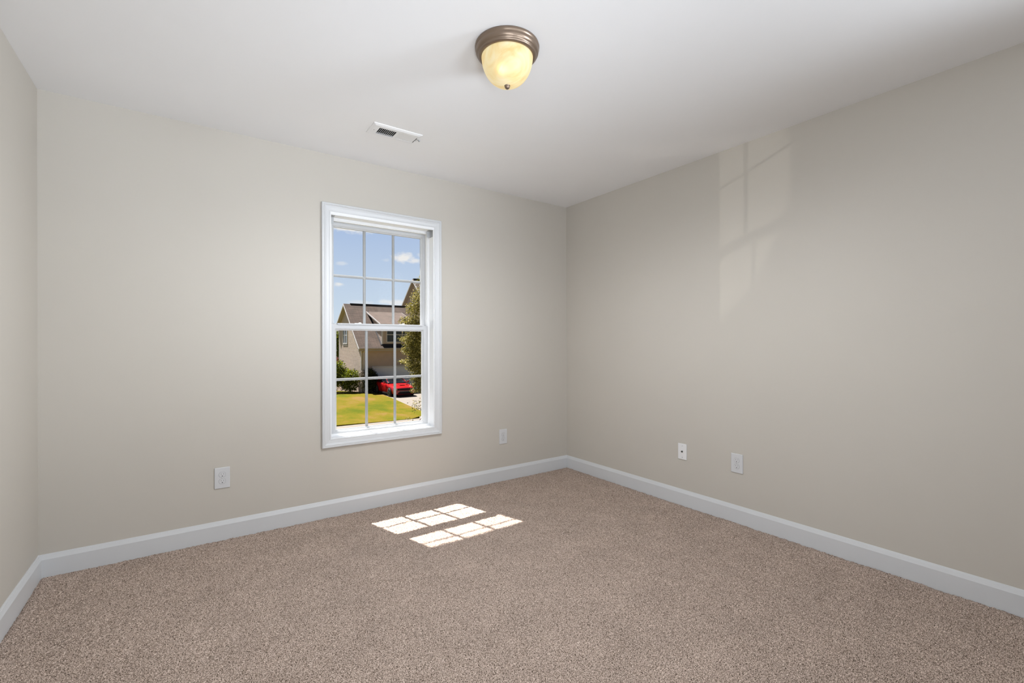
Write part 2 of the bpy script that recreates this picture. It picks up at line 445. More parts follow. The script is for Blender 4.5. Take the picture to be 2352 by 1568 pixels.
# ================================================================== CEILING LAMP
LC = (-1.785, -1.612, H)
BRONZE = mat('brushed_bronze', (0.235, 0.175, 0.13), 0.34, metal=0.75, noise=(14, 0.06), bump=(300, 0.03, 0.001))
lamp = tag(empty('ceiling_light', LC), 'flush mount ceiling light with bronze ring and glowing amber glass bowl', 'ceiling light')
ring = [(.126, 0), (.137, -.001), (.1385, -.006), (.1375, -.014), (.1345, -.017), (.1355, -.0195), (.1345, -.028), (.1300, -.036), (.1245, -.0385),
        (.1250, -.0405), (.1235, -.0445), (.1190, -.0480), (.1130, -.0495), (.1100, -.0475), (.1085, -.040), (.1085, -.012), (.0, -.010)]
MB().lathe(ring, LC, 96).build('canopy', BRONZE, lamp)
def amber_b(t, b, tcn):
    b.inputs['Roughness'].default_value = 0.6
    n1 = t.node('ShaderNodeTexNoise', i_Scale=7.0, i_Detail=5.0, i_Distortion=2.5)
    t.link(tcn.outputs['Object'], n1.inputs['Vector'])
    c = t.ramp(n1.outputs[0], [(0.32, (0.25, 0.16, 0.05)), (0.5, (0.30, 0.23, 0.11)), (0.7, (0.33, 0.28, 0.18))])
    t.link(c, b.inputs['Base Color'])
    # alabaster glass glowing from the bulbs behind it: two hot spots near the sockets
    sp = t.node('ShaderNodeSeparateXYZ'); t.link(tcn.outputs['Object'], sp.inputs[0])
    tot = None
    for (cx, cy, cz, r_, s_) in ((-.0594, -.0461, -.136, .014, .8), (-.0017, -.055, -.153, .034, .16)):
        d2 = None
        for k, cc in enumerate((cx, cy, cz)):
            q = t.math('SUBTRACT', sp.outputs[k], cc); q = t.math('MULTIPLY', q, q)
            d2 = q if d2 is None else t.math('ADD', d2, q)
        g = t.math('MULTIPLY', t.math('POWER', 2.718, t.math('MULTIPLY', d2, -1 / (2 * r_ * r_))), s_)
        tot = g if tot is None else t.math('ADD', tot, g)
    est = t.math('ADD', tot, 0.62)
    ec = t.ramp(n1.outputs[0], [(0.32, (1.0, 0.74, 0.34)), (0.5, (1.0, 0.83, 0.46)), (0.7, (1.0, 0.88, 0.60))])
    t.link(ec, b.inputs['Emission Color']); t.link(est, b.inputs['Emission Strength'])
AMBER = mat('amber_alabaster_glass', (0.9, 0.7, 0.4), 0.3, build=amber_b)
bowl = []
for i in range(25):
    a = i / 24 * math.pi / 2
    bowl.append((.1105 * math.cos(a) ** 0.86 if i < 24 else 0.0, -.046 - .122 * math.sin(a) ** 1.05))
MB().lathe(bowl, (0, 0, 0), 96).build('glass_bowl', AMBER, lamp, loc=(0, 0, 0))
MB().lathe([(.0, -.158), (.0135, -.160), (.0145, -.164), (.0125, -.168), (.0105, -.169), (.0115, -.172), (.0095, -.177), (.0055, -.181), (0, -.182)],
           LC, 32).build('finial', BRONZE, lamp)
bl = light('lamp_bulb', 'SPOT', 65.0, (0.97, 1.0, 1.04), shadow_soft_size=0.0, spot_size=R(180), spot_blend=0.6)
aim(bl, (LC[0], LC[1], 2.235), (0, 0, -1))

# ================================================================== HVAC REGISTER
vx0, vx1, vy0, vy1 = -2.035, -1.737, -.627, -.472
vent = tag(empty('air_register', ((vx0 + vx1) / 2, (vy0 + vy1) / 2, H)), 'white metal louvered air register on the ceiling near the window', 'air vent')
m = MB()
sx0, sx1, sy0, sy1 = -1.990, -1.756, -.592, -.509      # slot area
def plate_frame(m, ox0, ox1, oy0, oy1, ix0, ix1, iy0, iy1):
    z0, z1, z2 = H, H - .006, H - .010
    o = [(ox0, oy0), (ox1, oy0), (ox1, oy1), (ox0, oy1)]
    b_ = .014
    q = [(ox0 + b_, oy0 + b_), (ox1 - b_, oy0 + b_), (ox1 - b_, oy1 - b_), (ox0 + b_, oy1 - b_)]
    i_ = [(ix0, iy0), (ix1, iy0), (ix1, iy1), (ix0, iy1)]
    vs = [(x, y, z0) for x, y in o] + [(x, y, z0 - .004) for x, y in o] + [(x, y, z2) for x, y in q] + [(x, y, z2) for x, y in i_] + [(x, y, z0 + .0) for x, y in i_]
    fs = []
    for k in range(4):
        j = (k + 1) % 4
        for lv in range(4): fs.append((lv * 4 + k, lv * 4 + j, lv * 4 + 4 + j, lv * 4 + 4 + k))
    m.add(vs, fs)
plate_frame(m, vx0, vx1, vy0, vy1, sx0, sx1, sy0, sy1)
m.box(-1.886, -1.872, sy0, sy1, H - .010, H - .006)
m.build('face_plate', VENT, vent)
def louver(cx, tilt, y0, y1, wd=.0115):
    dxl = math.cos(tilt) * wd / 2; dzl = math.sin(tilt) * wd / 2; t_ = .0006
    c = Vector((cx, y0, H - .0075)); a = Vector((dxl, 0, dzl)); n = Vector((-dzl, 0, dxl)).normalized() * t_
    return MB().prism([c - a - n, c + a - n, c + a + n, c - a + n], (0, y1 - y0, 0))
n1_ = 10
for k in range(1, n1_):
    cx = sx0 + (-1.886 - sx0) * k / n1_
    louver(cx, R(57), sy0, sy1, .010).build('louver', VENT, vent)
for k in range(0, n1_ + 1):
    cx = -1.870 + (sx1 - 0.004 + 1.870) * k / n1_
    louver(cx, R(158), sy0 + .002, sy1, .0125).build('louver', VENT, vent)
MB().box(VX0, VX1, VY0, VY1, H + .06, H + .064).box(VX0, VX0 + .002, VY0, VY1, H, H + .06).box(VX1 - .002, VX1, VY0, VY1, H, H + .06) \
    .box(VX0, VX1, VY0, VY0 + .002, H, H + .06).box(VX0, VX1, VY1 - .002, VY1, H, H + .06).build('duct_box', DUCT, vent)
MB().box(-1.7575, -1.7545, sy0 + .006, sy1 - .006, H - .0108, H - .0095).build('lever_slot', DARK, vent)
MB().tube((-1.752, -.565, H - .008), (-1.742, -.585, H - .022), .0022).box(-1.746, -1.738, -.592, -.580, H - .026, H - .018).build('damper_lever', GREYM, vent)
for cx in (-2.012, -1.747):
    MB().lathe([(.003, 0), (.003, -.001), (0, -.0018)], (cx, -.5495, H - .010), 12).build('screw', SCREW, vent)

# ================================================================== WALL PLATES
def stadium(cx, cz, rw, rh, n=28):
    pts = []
    for i in range(n):
        a = 2 * math.pi * i / n
        x = rw * math.cos(a); z = rw * math.sin(a)
        pts.append((cx + x, cz + max(-rh, min(rh, z))))
    return pts
def make_outlet(label, group):
    root = tag(empty('power_outlet', (0, 0, 0)), label, 'outlet', group)
    wd, ht = .0397, .062
    # plate in local xz plane facing -y
    MB().box(-wd, wd, -.0065, 0, -ht, ht).build('cover_plate', PLASTIC, root, bevel=.0035, seg=3)
    for cz in (.0195, -.0195):
        rec = MB()
        pts = stadium(0, cz, .0172, .0143)
        rec.prism([(x, -.0080, z) for x, z in pts], (0, .004, 0))
        r_ = rec.build('receptacle', PLASTIC, root, bevel=.0006)
        ring_ = MB()
        n = len(pts); o_ = stadium(0, cz, .0182, .0153)
        ring_.add([(x, -.00665, z) for x, z in o_] + [(x, -.00665, z) for x, z in pts], [(i, (i + 1) % n, n + (i + 1) % n, n + i) for i in range(n)])
        ring_.build('gap', mat('receptacle_gap', (0.25, 0.25, 0.25), 0.6, noise=(30, .05)), r_, loc=(0, 0, 0))
        sl = MB().box(-.0070, -.0055, -.0083, -.0075, cz + .0005, cz + .0085).box(.0055, .0070, -.0083, -.0075, cz + .0015, cz + .0080)
        sl.build('slots', mat('slot_grey', (0.13, 0.13, 0.13), 0.6, noise=(30, .05)), r_, loc=(0, 0, 0))
        MB().lathe([(.0026, 0), (.0026, -.0009), ], (0, -.0075, cz - .0075), 14, axis='y').build('ground_hole', DARK, r_, loc=(0, 0, 0))
    MB().lathe([(.0030, 0), (.0030, -.001), (0, -.0016)], (0, -.0065, 0), 14, axis='y').build('screw', PLASTIC, root)
    return root
def dup(root, loc, rotz, label):
    r = root.copy(); col.objects.link(r); r.location = loc; r.rotation_euler = (0, 0, rotz); r['label'] = label
    for ch in list(root.children):
        c = ch.copy(); col.objects.link(c); c.parent = r
        for g in ch.children:
            d = g.copy(); col.objects.link(d); d.parent = c
    return r
o1 = make_outlet('white duplex power outlet on the window wall, left of the window', 'duplex power outlets')
o2 = dup(o1, (-.7255, 0, .369), 0, 'white duplex power outlet on the window wall, between the window and the corner')
o3 = dup(o1, (0, -1.6455, .381), R(-90), 'white duplex power outlet on the right wall, beside the coax plate')
o1.location = (-2.749, 0, .3635)

cp = tag(empty('coax_plate', (0, -1.243, .380)), 'white coax cable wall plate with one round jack on the right wall', 'wall plate')
cp.rotation_euler = (0, 0, R(-90))
PG = mat('glossy_white_plastic', (0.80, 0.80, 0.80), 0.08, noise=(20, 0.01))
MB().box(-.035, .035, -.006, 0, -.057, .057).build('cover_plate', PG, cp, bevel=.0025, seg=3, loc=(0, 0, 0))
MB().lathe([(.0062, 0), (.0062, -.002), (.0048, -.002), (.0048, -.009), (.0030, -.009), (.0030, -.003), (0, -.003)], (0, -.006, .001), 20, axis='y').build('coax_jack', mat('jack_metal', (0.10, 0.10, 0.09), 0.35, metal=.8, noise=(30, .05)), cp, loc=(0, 0, 0))
for cz in (.041, -.041):
    MB().lathe([(.0028, 0), (.0028, -.0008), (0, -.0014)], (0, -.006, cz), 12, axis='y').build('screw', SCREW, cp, loc=(0, 0, 0))

# ================================================================== OUTSIDE
G = -3.085
def lawn_b(t, b, tcn):
    n1 = t.node('ShaderNodeTexNoise', i_Scale=.45, i_Detail=5.0, i_Roughness=.65)
    n2 = t.node('ShaderNodeTexNoise', i_Scale=22.0, i_Detail=4.0)
    mp_ = t.node('ShaderNodeMapping'); mp_.inputs['Scale'].default_value = (1, .5, 1)
    t.link(tcn.outputs['Object'], mp_.inputs[0]); t.link(mp_.outputs[0], n1.inputs['Vector'])
    t.link(tcn.outputs['Object'], n2.inputs['Vector'])
    f = t.math('ADD', t.math('MULTIPLY', n1.outputs[0], .75), t.math('MULTIPLY', n2.outputs[0], .25))
    c = t.ramp(f, [(0.40, (0.072, 0.090, 0.002)), (0.47, (0.112, 0.105, 0.003)), (0.54, (0.150, 0.112, 0.008)), (0.62, (0.190, 0.115, 0.035))])
    t.link(c, b.inputs['Base Color'])
    bp = t.node('ShaderNodeBump'); bp.inputs['Strength'].default_value = .8; bp.inputs['Distance'].default_value = .05
    t.link(n2.outputs[0], bp.inputs['Height']); t.link(bp.outputs[0], b.inputs['Normal'])
LAWN = mat('lawn_grass', (.2, .2, .02), 1.0, spec=.1, build=lawn_b)
CONC = mat('pale_concrete', (0.200, 0.172, 0.140), .9, noise=(3, .08), bump=(60, .2, .01))
ASPH = mat('asphalt', (0.08, 0.078, 0.075), .95, noise=(8, .15), bump=(90, .3, .01))
MULCH = mat('tan_mulch', (0.16, 0.112, 0.078), 1.0, noise=(14, .3), bump=(40, .6, .05))

struct(MB().box(-60, 90, -30, 130, G - 1.0, G - .06).build('ground', LAWN), 'grassy ground around the houses')
def slab(name, poly, z0, z1, material): return MB().prism([(x, y, z0) for x, y in poly], (0, 0, z1 - z0)).build(name, material)
lawn_poly = [(-12, 21.6), (3.2, 21.28), (6.1, 20.93), (7.3, 21.0), (8.0, 21.5), (8.75, 22.6), (8.93, 23.6), (9.275, 26.6), (9.75, 30.3), (10.10, 33.6), (10.2, 36.2), (9.0, 40), (9.0, 60), (-12, 60)]
struct(slab('lawn', lawn_poly, G - .05, G + .03, LAWN), 'yellow green front lawn with dry tan patches')
struct(slab('sidewalk', [(-40, 19.4), (60, 17.9), (60, 20.6), (8.9, 20.9), (-40, 21.8)], G - .05, G + .012, CONC), 'pale concrete sidewalk along the lawn')
struct(slab('road', [(-60, 8), (80, 8), (80, 17), (-60, 18)], G - .055, G - .03, ASPH), 'grey asphalt street')
struct(slab('driveway', [(6.9, 18.9), (12.6, 18.7), (13.6, 26), (15.4, 34), (15.4, 36.3), (10.0, 36.3), (9.9, 34), (8.6, 26), (7.9, 21.4)], G - .05, G + .016, CONC), 'pale concrete driveway in front of the garage')
struct(slab('planting_bed', [(5.5, 40.9), (7.6, 39.6), (8.6, 37.4), (9.3, 35.6), (9.95, 35.2), (10.0, 36.3), (9.05, 36.4), (9.05, 44), (5.5, 44)], G - .05, G + .05, MULCH), 'tan mulch bed beside the neighbouring house')

def siding_mat(name, colr):
    return mat(name, colr, .7, noise=(2.2, .05))
SIDE = siding_mat('tan_vinyl_siding', (0.51, 0.415, 0.345))
def roof_b(t, b, tcn):
    br = t.node('ShaderNodeTexBrick'); br.inputs['Scale'].default_value = 1.0
    br.inputs['Brick Width'].default_value = .62; br.inputs['Row Height'].default_value = .125; br.inputs['Mortar Size'].default_value = .014
    br.inputs['Color1'].default_value = (.100, .072, .055, 1); br.inputs['Color2'].default_value = (.135, .098, .076, 1); br.inputs['Mortar'].default_value = (.060, .042, .032, 1)
    br.offset = .37; br.squash = 1
    uv = t.node('ShaderNodeUVMap')
    t.link(uv.outputs[0], br.inputs['Vector'])
    n = t.node('ShaderNodeTexNoise', i_Scale=1.6, i_Detail=4.0); t.link(tcn.outputs['Object'], n.inputs['Vector'])
    c2 = t.ramp(n.outputs[0], [(.3, (.8, .8, .8)), (.7, (1.15, 1.1, 1.1))])
    mm = t.node('ShaderNodeMix', data_type='RGBA', blend_type='MULTIPLY'); mm.inputs[0].default_value = 1
    t.link(br.outputs[0], mm.inputs[6]); t.link(c2, mm.inputs[7]); t.link(mm.outputs[2], b.inputs['Base Color'])
    bp = t.node('ShaderNodeBump'); bp.inputs['Strength'].default_value = .7; bp.inputs['Distance'].default_value = .02
    t.link(br.outputs[0], bp.inputs['Height']); t.link(bp.outputs[0], b.inputs['Normal'])
ROOF = mat('brown_shingles', (.25, .18, .14), .95, build=roof_b)
FASC = mat('cream_fascia', (0.42, 0.385, 0.325), .5, noise=(3, .04))
HWHITE = mat('house_white_trim', (0.62, 0.60, 0.60), .4, noise=(3, .03))
FLASH = mat('black_flashing', (0.02, 0.02, 0.025), .6, noise=(4, .1))
GDOOR = mat('garage_door_paint', (0.84, 0.84, 0.88), .4, noise=(2, .03))
HGLASS = mat('dark_window_glass', (0.03, 0.04, 0.035), .05, noise=(.8, .4), spec=.8)
CURT = mat('pale_curtain', (0.30, 0.33, 0.29), .8, noise=(5, .2))
GREYH = siding_mat('grey_siding', (0.20, 0.175, 0.19))

def siding_wall(mb, plane, const, out, ext, z0, z1, course=.115, lean=.026):
    """lap siding wall. plane 'x': wall at x=const, ext(z)->(y0,y1); 'y': wall at y=const, ext(z)->(x0,x1); out = +-1 outward"""
    n = max(1, int(round((z1 - z0) / course))); dz = (z1 - z0) / n
    for k in range(n):
        a, b_ = z0 + k * dz, z0 + (k + 1) * dz
        (a0, a1), (b0, b1) = ext(a), ext(b_)
        if b1 - b0 < .01: b0 = b1 = (b0 + b1) / 2
        lo, hi = const + out * lean, const
        P = (lambda u, c, z: (c, u, z)) if plane == 'x' else (lambda u, c, z: (u, c, z))
        mb.add([P(a0, lo, a), P(a1, lo, a), P(b1, hi, b_), P(b0, hi, b_), P(a0, hi, a), P(a1, hi, a)], [(0, 1, 2, 3), (4, 5, 1, 0)])
    return mb
def roof_plane(name, pts, thick, parent, uvdir):
    """pts: quad/polygon of the top surface; uv along ridge and down slope"""
    pts = [Vector(p) for p in pts]
    nrm = (pts[1] - pts[0]).cross(pts[2] - pts[0]).normalized()
    if nrm.z < 0: nrm = -nrm
    o = MB().prism(pts, -nrm * thick).build(name, ROOF, parent)
    me = o.data; uvl = me.uv_layers.new(name='UVMap')
    u = Vector(uvdir).normalized(); v = nrm.cross(u)
    for lp in me.loops:
        c = me.vertices[lp.vertex_index].co
        uvl.data[lp.index].uv = (c.dot(u), c.dot(v))
    return o
def win_unit(parent, plane, const, out, u0, u1, z0, z1, mulls=0, fr=.07, rail=True, name='window'):
    def bx(mb, a0, a1, d0, d1, c0, c1):
        if plane == 'x': mb.box(const + out * d0, const + out * d1, a0, a1, c0, c1)
        else: mb.box(a0, a1, const + out * d0, const + out * d1, c0, c1)
    m = MB()
    bx(m, u0, u1, 0, .06, z0, z0 + fr); bx(m, u0, u1, 0, .06, z1 - fr, z1)
    bx(m, u0, u0 + fr, 0, .06, z0 + fr, z1 - fr); bx(m, u1 - fr, u1, 0, .06, z0 + fr, z1 - fr)
    for k in range(1, mulls + 1):
        c = u0 + (u1 - u0) * k / (mulls + 1); bx(m, c - .045, c + .045, 0, .058, z0 + fr, z1 - fr)
    if rail: zc = (z0 + z1) / 2; bx(m, u0 + fr, u1 - fr, 0, .05, zc - .03, zc + .03)
    o = m.build(name, HWHITE, parent)
    g = MB(); bx(g, u0 + fr, u1 - fr, .0, .025, z0 + fr, z1 - fr)
    g.build('pane', HGLASS, o, loc=(0, 0, 0))
    return o

XC, YF, YR, XE = 9.09, 36.30, 43.31, 22.0
RY, RZ = 40.65, 4.86
EY, EZ = 35.88, 0.745
sf = (RZ - EZ) / (RY - EY); sr = .715
zf = lambda y: RZ - (RY - y) * sf
zr = lambda y: RZ - (y - RY) * sr
house = tag(empty('neighbor_house', (XC, YF, G)), 'tan sided house with brown shingle roof and white garage door across the street', 'house')
# side gable wall (faces left)
def side_ext(z):
    yf = YF if z < zf(YF) - .1 else RY - (RZ - .1 - z) / sf
    yr = YR if z < zr(YR) - .1 else RY + (RZ - .1 - z) / sr
    return (min(yf, yr), max(yf, yr))
m = MB(); siding_wall(m, 'x', XC, -1, side_ext, G, RZ - .14, .115, .018)
m.build('side_wall', SIDE, house)
# front wall with garage opening (faces the street)
GX0, GX1, GZT = 10.13, 15.0, -.93
m = MB()
siding_wall(m, 'y', YF, -1, lambda z: (XC, GX0), G, GZT)
siding_wall(m, 'y', YF, -1, lambda z: (GX1, XE), G, GZT)
siding_wall(m, 'y', YF, -1, lambda z: (XC, XE), GZT, .56)
m.box(XC + .02, XE, YF + .3, YR - .1, G, .5)
m.build('front_wall', SIDE, house)
MB().box(XC - .02, XC + .10, YF - .035, YF + .10, G, .57).build('corner_board', HWHITE, house)
MB().box(XC - .02, XC + .06, YR - .12, YR + .02, G, zr(YR) - .15).build('corner_board', HWHITE, house)
roof_plane('main_roof', [(XC - .30, EY, EZ), (XE, EY, EZ), (XE, RY, RZ), (XC - .30, RY, RZ)], .12, house, (1, 0, 0))
roof_plane('rear_roof', [(XC - .30, RY, RZ), (XE, RY, RZ), (XE, YR + .35, zr(YR + .35)), (XC - .30, YR + .35, zr(YR + .35))], .12, house, (1, 0, 0))
# rake boards on the gable: white edge
def rake(name, x0, x1, y0, z0, y1, z1, dn, material, parent):
    return MB().prism([(x0, y0, z0), (x0, y1, z1), (x0, y1, z1 - dn), (x0, y0, z0 - dn)], (x1 - x0, 0, 0)).build(name, material, parent)
rake('rake_board', XC - .33, XC - .295, EY, EZ - .02, RY, RZ - .02, .17, HWHITE, house)
rake('rake_board', XC - .33, XC - .295, RY, RZ - .02, YR + .35, zr(YR + .35) - .02, .17, HWHITE, house)
rake('rake_soffit', XC - .295, XC, EY + .1, EZ - .06, RY, RZ - .16, .03, FASC, house)
rake('rake_soffit', XC - .295, XC, RY, RZ - .16, YR + .35, zr(YR + .35) - .16, .03, FASC, house)
MB().box(XC + .3, 15.4, RY - .07, RY + .07, RZ - .04, RZ + .06).build('ridge_vent', FLASH, house)
m = MB().box(XC - .28, XE, YF - .42, YF, .50, .57); m.build('soffit', FASC, house)
pr = [(EY - .10, EZ), (EY - .12, EZ - .04), (EY - .08, EZ - .11), (EY + .02, EZ - .14), (EY + .04, EZ - .14), (EY + .04, EZ)]
MB().prism([(XC - .28, y, z) for y, z in pr], (XE - XC, 0, 0)).box(XC - .28, XE, EY + .02, EY + .05, .50, EZ - .02).build('gutter', FASC, house)
MB().box(XC + .16, XC + .25, YF - .10, YF - .03, G + .1, .40).prism([(XC + .16, EY + .0, .62), (XC + .16, EY + .08, .62), (XC + .16, YF - .02, .40), (XC + .16, YF - .10, .36)], (.09, 0, 0)).build('downspout', HWHITE, house)
# garage door with panels
gd_ = MB().box(GX0, GX1, YF + .08, YF + .12, G + .02, GZT)
for r_ in range(4):
    z0 = G + .05 + r_ * (GZT - G) / 4
    for c_ in range(8):
        x0 = GX0 + .08 + c_ * (GX1 - GX0) / 8
        gd_.box(x0, x0 + (GX1 - GX0) / 8 - .14, YF + .07, YF + .085, z0 + .04, z0 + (GZT - G) / 4 - .1)
gdo = gd_.build('garage_door', GDOOR, house, bevel=.008)
m = MB().box(GX0 - .10, GX0, YF - .04, YF + .12, G, GZT + .10).box(GX1, GX1 + .10, YF - .04, YF + .12, G, GZT + .10).box(GX0 - .10, GX1 + .10, YF - .045, YF + .12, GZT, GZT + .09)
m.build('garage_door_trim', HWHITE, house)
# house number plaque
pq = MB().box(12.27, 12.575, YF - .05, YF - .014, -.54, -.31).build('number_plaque', HWHITE, house, bevel=.01)
fc = bpy.data.curves.new('house_number', 'FONT'); fc.body = '510'; fc.size = .16; fc.extrude = .004; fc.align_x = 'CENTER'; fc.align_y = 'CENTER'
fo_ = bpy.data.objects.new('tmp_text', fc); col.objects.link(fo_)
bpy.context.view_layer.update()
fm = bpy.data.meshes.new_from_object(fo_.evaluated_get(bpy.context.evaluated_depsgraph_get()))
bpy.data.objects.remove(fo_)
fm.materials.clear(); fm.materials.append(mat('plaque_digit', (0.10, 0.09, 0.13), .5, noise=(4, .1)))
fo = bpy.data.objects.new('house_number', fm); col.objects.link(fo)
fo.parent = pq; fo.location = (12.42, YF - .053, -.425); fo.rotation_euler = (R(90), 0, 0)
# side window
win_unit(house, 'x', XC, -1, 40.35, 41.80, 1.10, 2.75, mulls=1, fr=.10)
MB().box(XC - .04, XC, 40.30, 41.85, .95, 1.08).build('window_sill', mat('grey_sill', (0.35, .34, .33), .7, noise=(4, .05)), house)
# dormer
DX0, DX1, DY = 10.89, 13.88, 36.25
DE, DS = 35.93, .333                               # eave position and slope of the dormer roof
DZT = lambda y: 2.855 + (y - DE) * DS
roof_plane('dormer_roof', [(DX0 - .22, DE, DZT(DE)), (DX1 + .22, DE, DZT(DE)), (DX1 + .22, 39.84, DZT(39.84)), (DX0 - .22, 39.84, DZT(39.84))], .09, house, (1, 0, 0))
for xx in (DX0 - .25, DX1 + .215):
    rake('rake_board', xx, xx + .035, DE, DZT(DE), 39.84, DZT(39.84), .12, HWHITE, house)
MB().box(DX0 - .22, DX1 + .22, DE - .03, DE + .01, DZT(DE) - .15, DZT(DE)).build('dormer_fascia', HWHITE, house)
MB().box(DX0 - .20, DX1 + .20, DE + .01, DY, DZT(DE) - .13, DZT(DE) - .11).build('dormer_soffit', FASC, house)
m = MB(); siding_wall(m, 'y', DY, -1, lambda z: (DX0, DX1), 1.02, 2.78, .105); m.build('dormer_front_wall', SIDE, house)
def cheek(z):
    y1 = EY + (z - EZ) / sf + .02
    lo = max(DY, DE + (z + .09 - 2.855) / DS)
    return (min(lo, y1), y1)
for xx, oo in ((DX0, -1), (DX1, 1)):
    m = MB(); siding_wall(m, 'x', xx, oo, cheek, 1.0, 4.05, .11); m.build('dormer_side_wall', SIDE, house)
MB().box(DX0 - .03, DX0 + .10, DY - .04, DY + .08, 1.02, 2.78).build('corner_board', HWHITE, house)
MB().box(DX1 - .10, DX1 + .03, DY - .04, DY + .08, 1.02, 2.78).build('corner_board', HWHITE, house)
# metal apron flashing on the roof below and along the dormer
yy0, yy1 = EY + .04, DY
MB().prism([(DX0 - .03, yy1, zf(yy1) + .03), (DX1 + .03, yy1, zf(yy1) + .03), (DX1 - .12, yy0, zf(yy0) + .03), (DX0 + .15, yy0, zf(yy0) + .03)], (0, -.01, .012)) \
    .box(DX0 - .02, DX1 + .02, DY - .035, DY, zf(DY) - .1, 1.04).build('apron_flashing', FLASH, house)
MB().prism([(DX0 - .13, DY - .1, zf(DY - .1) + .02), (DX0 - .13, 39.8, zf(39.8) + .02), (DX0 - .13, 39.8, zf(39.8) + .09), (DX0 - .13, DY - .1, zf(DY - .1) + .05)], (.11, 0, 0)).build('step_flashing', FLASH, house)
dw = win_unit(house, 'y', DY, -1, 11.29, 13.48, 1.24, 2.62, mulls=2, fr=.06, name='dormer_window')
# second, taller gable block
X2, Y2R, Z2R = 15.75, 41.0, 7.72
s2f, s2r = .885, .855
y2f, y2r = 36.6, 45.2
def ext2(z):
    zz_ = Z2R - .1
    return (max(y2f, Y2R - (zz_ - z) / s2f), min(y2r, Y2R + (zz_ - z) / s2r))
m = MB(); siding_wall(m, 'x', X2 + .3, -1, ext2, .9, Z2R - .12); m.build('upper_gable_wall', SIDE, house)
m = MB(); siding_wall(m, 'y', y2f, -1, lambda z: (X2 + .3, XE + 2), .8, 3.75); m.box(X2 + .4, XE + 2, y2f + .1, y2r, .9, 3.7); m.build('upper_front_wall', SIDE, house)
zA = Z2R - (Y2R - (y2f - .4)) * s2f; zB = Z2R - (y2r + .4 - Y2R) * s2r
roof_plane('upper_roof', [(X2, y2f - .4, zA), (XE + 2, y2f - .4, zA), (XE + 2, Y2R, Z2R), (X2, Y2R, Z2R)], .12, house, (1, 0, 0))
roof_plane('upper_rear_roof', [(X2, Y2R, Z2R), (XE + 2, Y2R, Z2R), (XE + 2, y2r + .4, zB), (X2, y2r + .4, zB)], .12, house, (1, 0, 0))
rake('rake_board', X2 - .03, X2 + .005, y2f - .4, zA - .02, Y2R, Z2R - .02, .18, HWHITE, house)
rake('rake_board', X2 - .03, X2 + .005, Y2R, Z2R - .02, y2r + .4, zB - .02, .18, FASC, house)
rake('rake_soffit', X2, X2 + .3, y2f - .3, zA - .07, Y2R, Z2R - .16, .03, FASC, house)
rake('rake_soffit', X2, X2 + .3, Y2R, Z2R - .16, y2r + .4, zB - .16, .03, FASC, house)
MB().box(X2 + .1, XE, Y2R - .16, Y2R + .16, Z2R - .05, Z2R + .07).build('ridge_vent', FLASH, house)

# distant background: fence, house, trees
fen = tag(empty('wooden_fence', (6, 47, G)), 'weathered brown wooden privacy fence behind the tan house', 'fence')
m = MB()
for k in range(60):
    x = 4.0 + k * .155; m.box(x, x + .14, 47, 47.03, G, G + 2.75 + .03 * math.sin(k * 3.1))
m.build('pickets', mat('fence_wood', (0.09, 0.062, 0.045), .9, noise=(6, .3)), fen)
MB().box(4, 13.4, 46.94, 46.99, G + 2.35, G + 2.45).box(4, 13.4, 46.94, 46.99, G + .5, G + .6).box(4, 13.4, 46.97, 47.06, G + 2.76, G + 2.84).build('rail', mat('fence_rail_wood', (0.17, 0.135, 0.10), .9, noise=(6, .3)), fen)
fh = tag(empty('distant_house', (10.5, 66, G)), 'grey house glimpsed far behind the left edge of the tan house', 'house')
m = MB(); siding_wall(m, 'y', 62, -1, lambda z: (13.55, 22), G, 2.6, .2); m.box(13.55, 22, 62.05, 70, G, 2.6); m.build('wall', GREYH, fh)
MB().prism([(13.2, 61.6, 2.5), (13.2, 70.4, 2.5), (13.2, 66, 3.4)], (9, 0, 0)).build('roof', mat('far_roof', (.10, .09, .095), .9, noise=(3, .2)), fh)

# ------------------------------------------------------------------ foliage
def leaf_mat(name, c0, c1, c2, transl=.35):
    m = bpy.data.materials.new(name); m.use_nodes = True
    t = NT(m.node_tree); t.n.clear()
    geo = t.node('ShaderNodeNewGeometry')
    c = t.ramp(geo.outputs['Random Per Island'], [(0.0, c0), (0.55, c1), (1.0, c2)])
    p = t.node('ShaderNodeBsdfPrincipled'); p.inputs['Roughness'].default_value = .5
    t.link(c, p.inputs['Base Color'])
    tr = t.node('ShaderNodeBsdfTranslucent'); t.link(c, tr.inputs[0])
    mx = t.node('ShaderNodeMixShader'); mx.inputs[0].default_value = transl
    t.link(p.outputs[0], mx.inputs[1]); t.link(tr.outputs[0], mx.inputs[2])
    o = t.node('ShaderNodeOutputMaterial'); t.link(mx.outputs[0], o.inputs[0])
    return m
OLIVE = leaf_mat('olive_leaves', (0.055, 0.055, 0.008), (0.25, 0.22, 0.032), (0.66, 0.56, 0.22), .45)
GREEN = leaf_mat('bright_green_leaves', (0.020, 0.036, 0.003), (0.130, 0.165, 0.007), (0.34, 0.35, 0.022), .45)
DGREEN = leaf_mat('dark_green_leaves', (0.012, 0.018, 0.008), (0.022, 0.034, 0.012), (0.045, 0.058, 0.02), .15)
PALE = leaf_mat('pale_twig_leaves', (0.17, 0.10, 0.07), (0.22, 0.18, 0.13), (0.32, 0.29, 0.23), .2)
REDL = leaf_mat('red_blossoms', (0.25, 0.03, 0.025), (0.30, 0.07, 0.05), (0.33, 0.17, 0.14), .2)
BARK = mat('bark', (0.12, 0.09, 0.07), .95, noise=(9, .3), bump=(30, .6, .02))
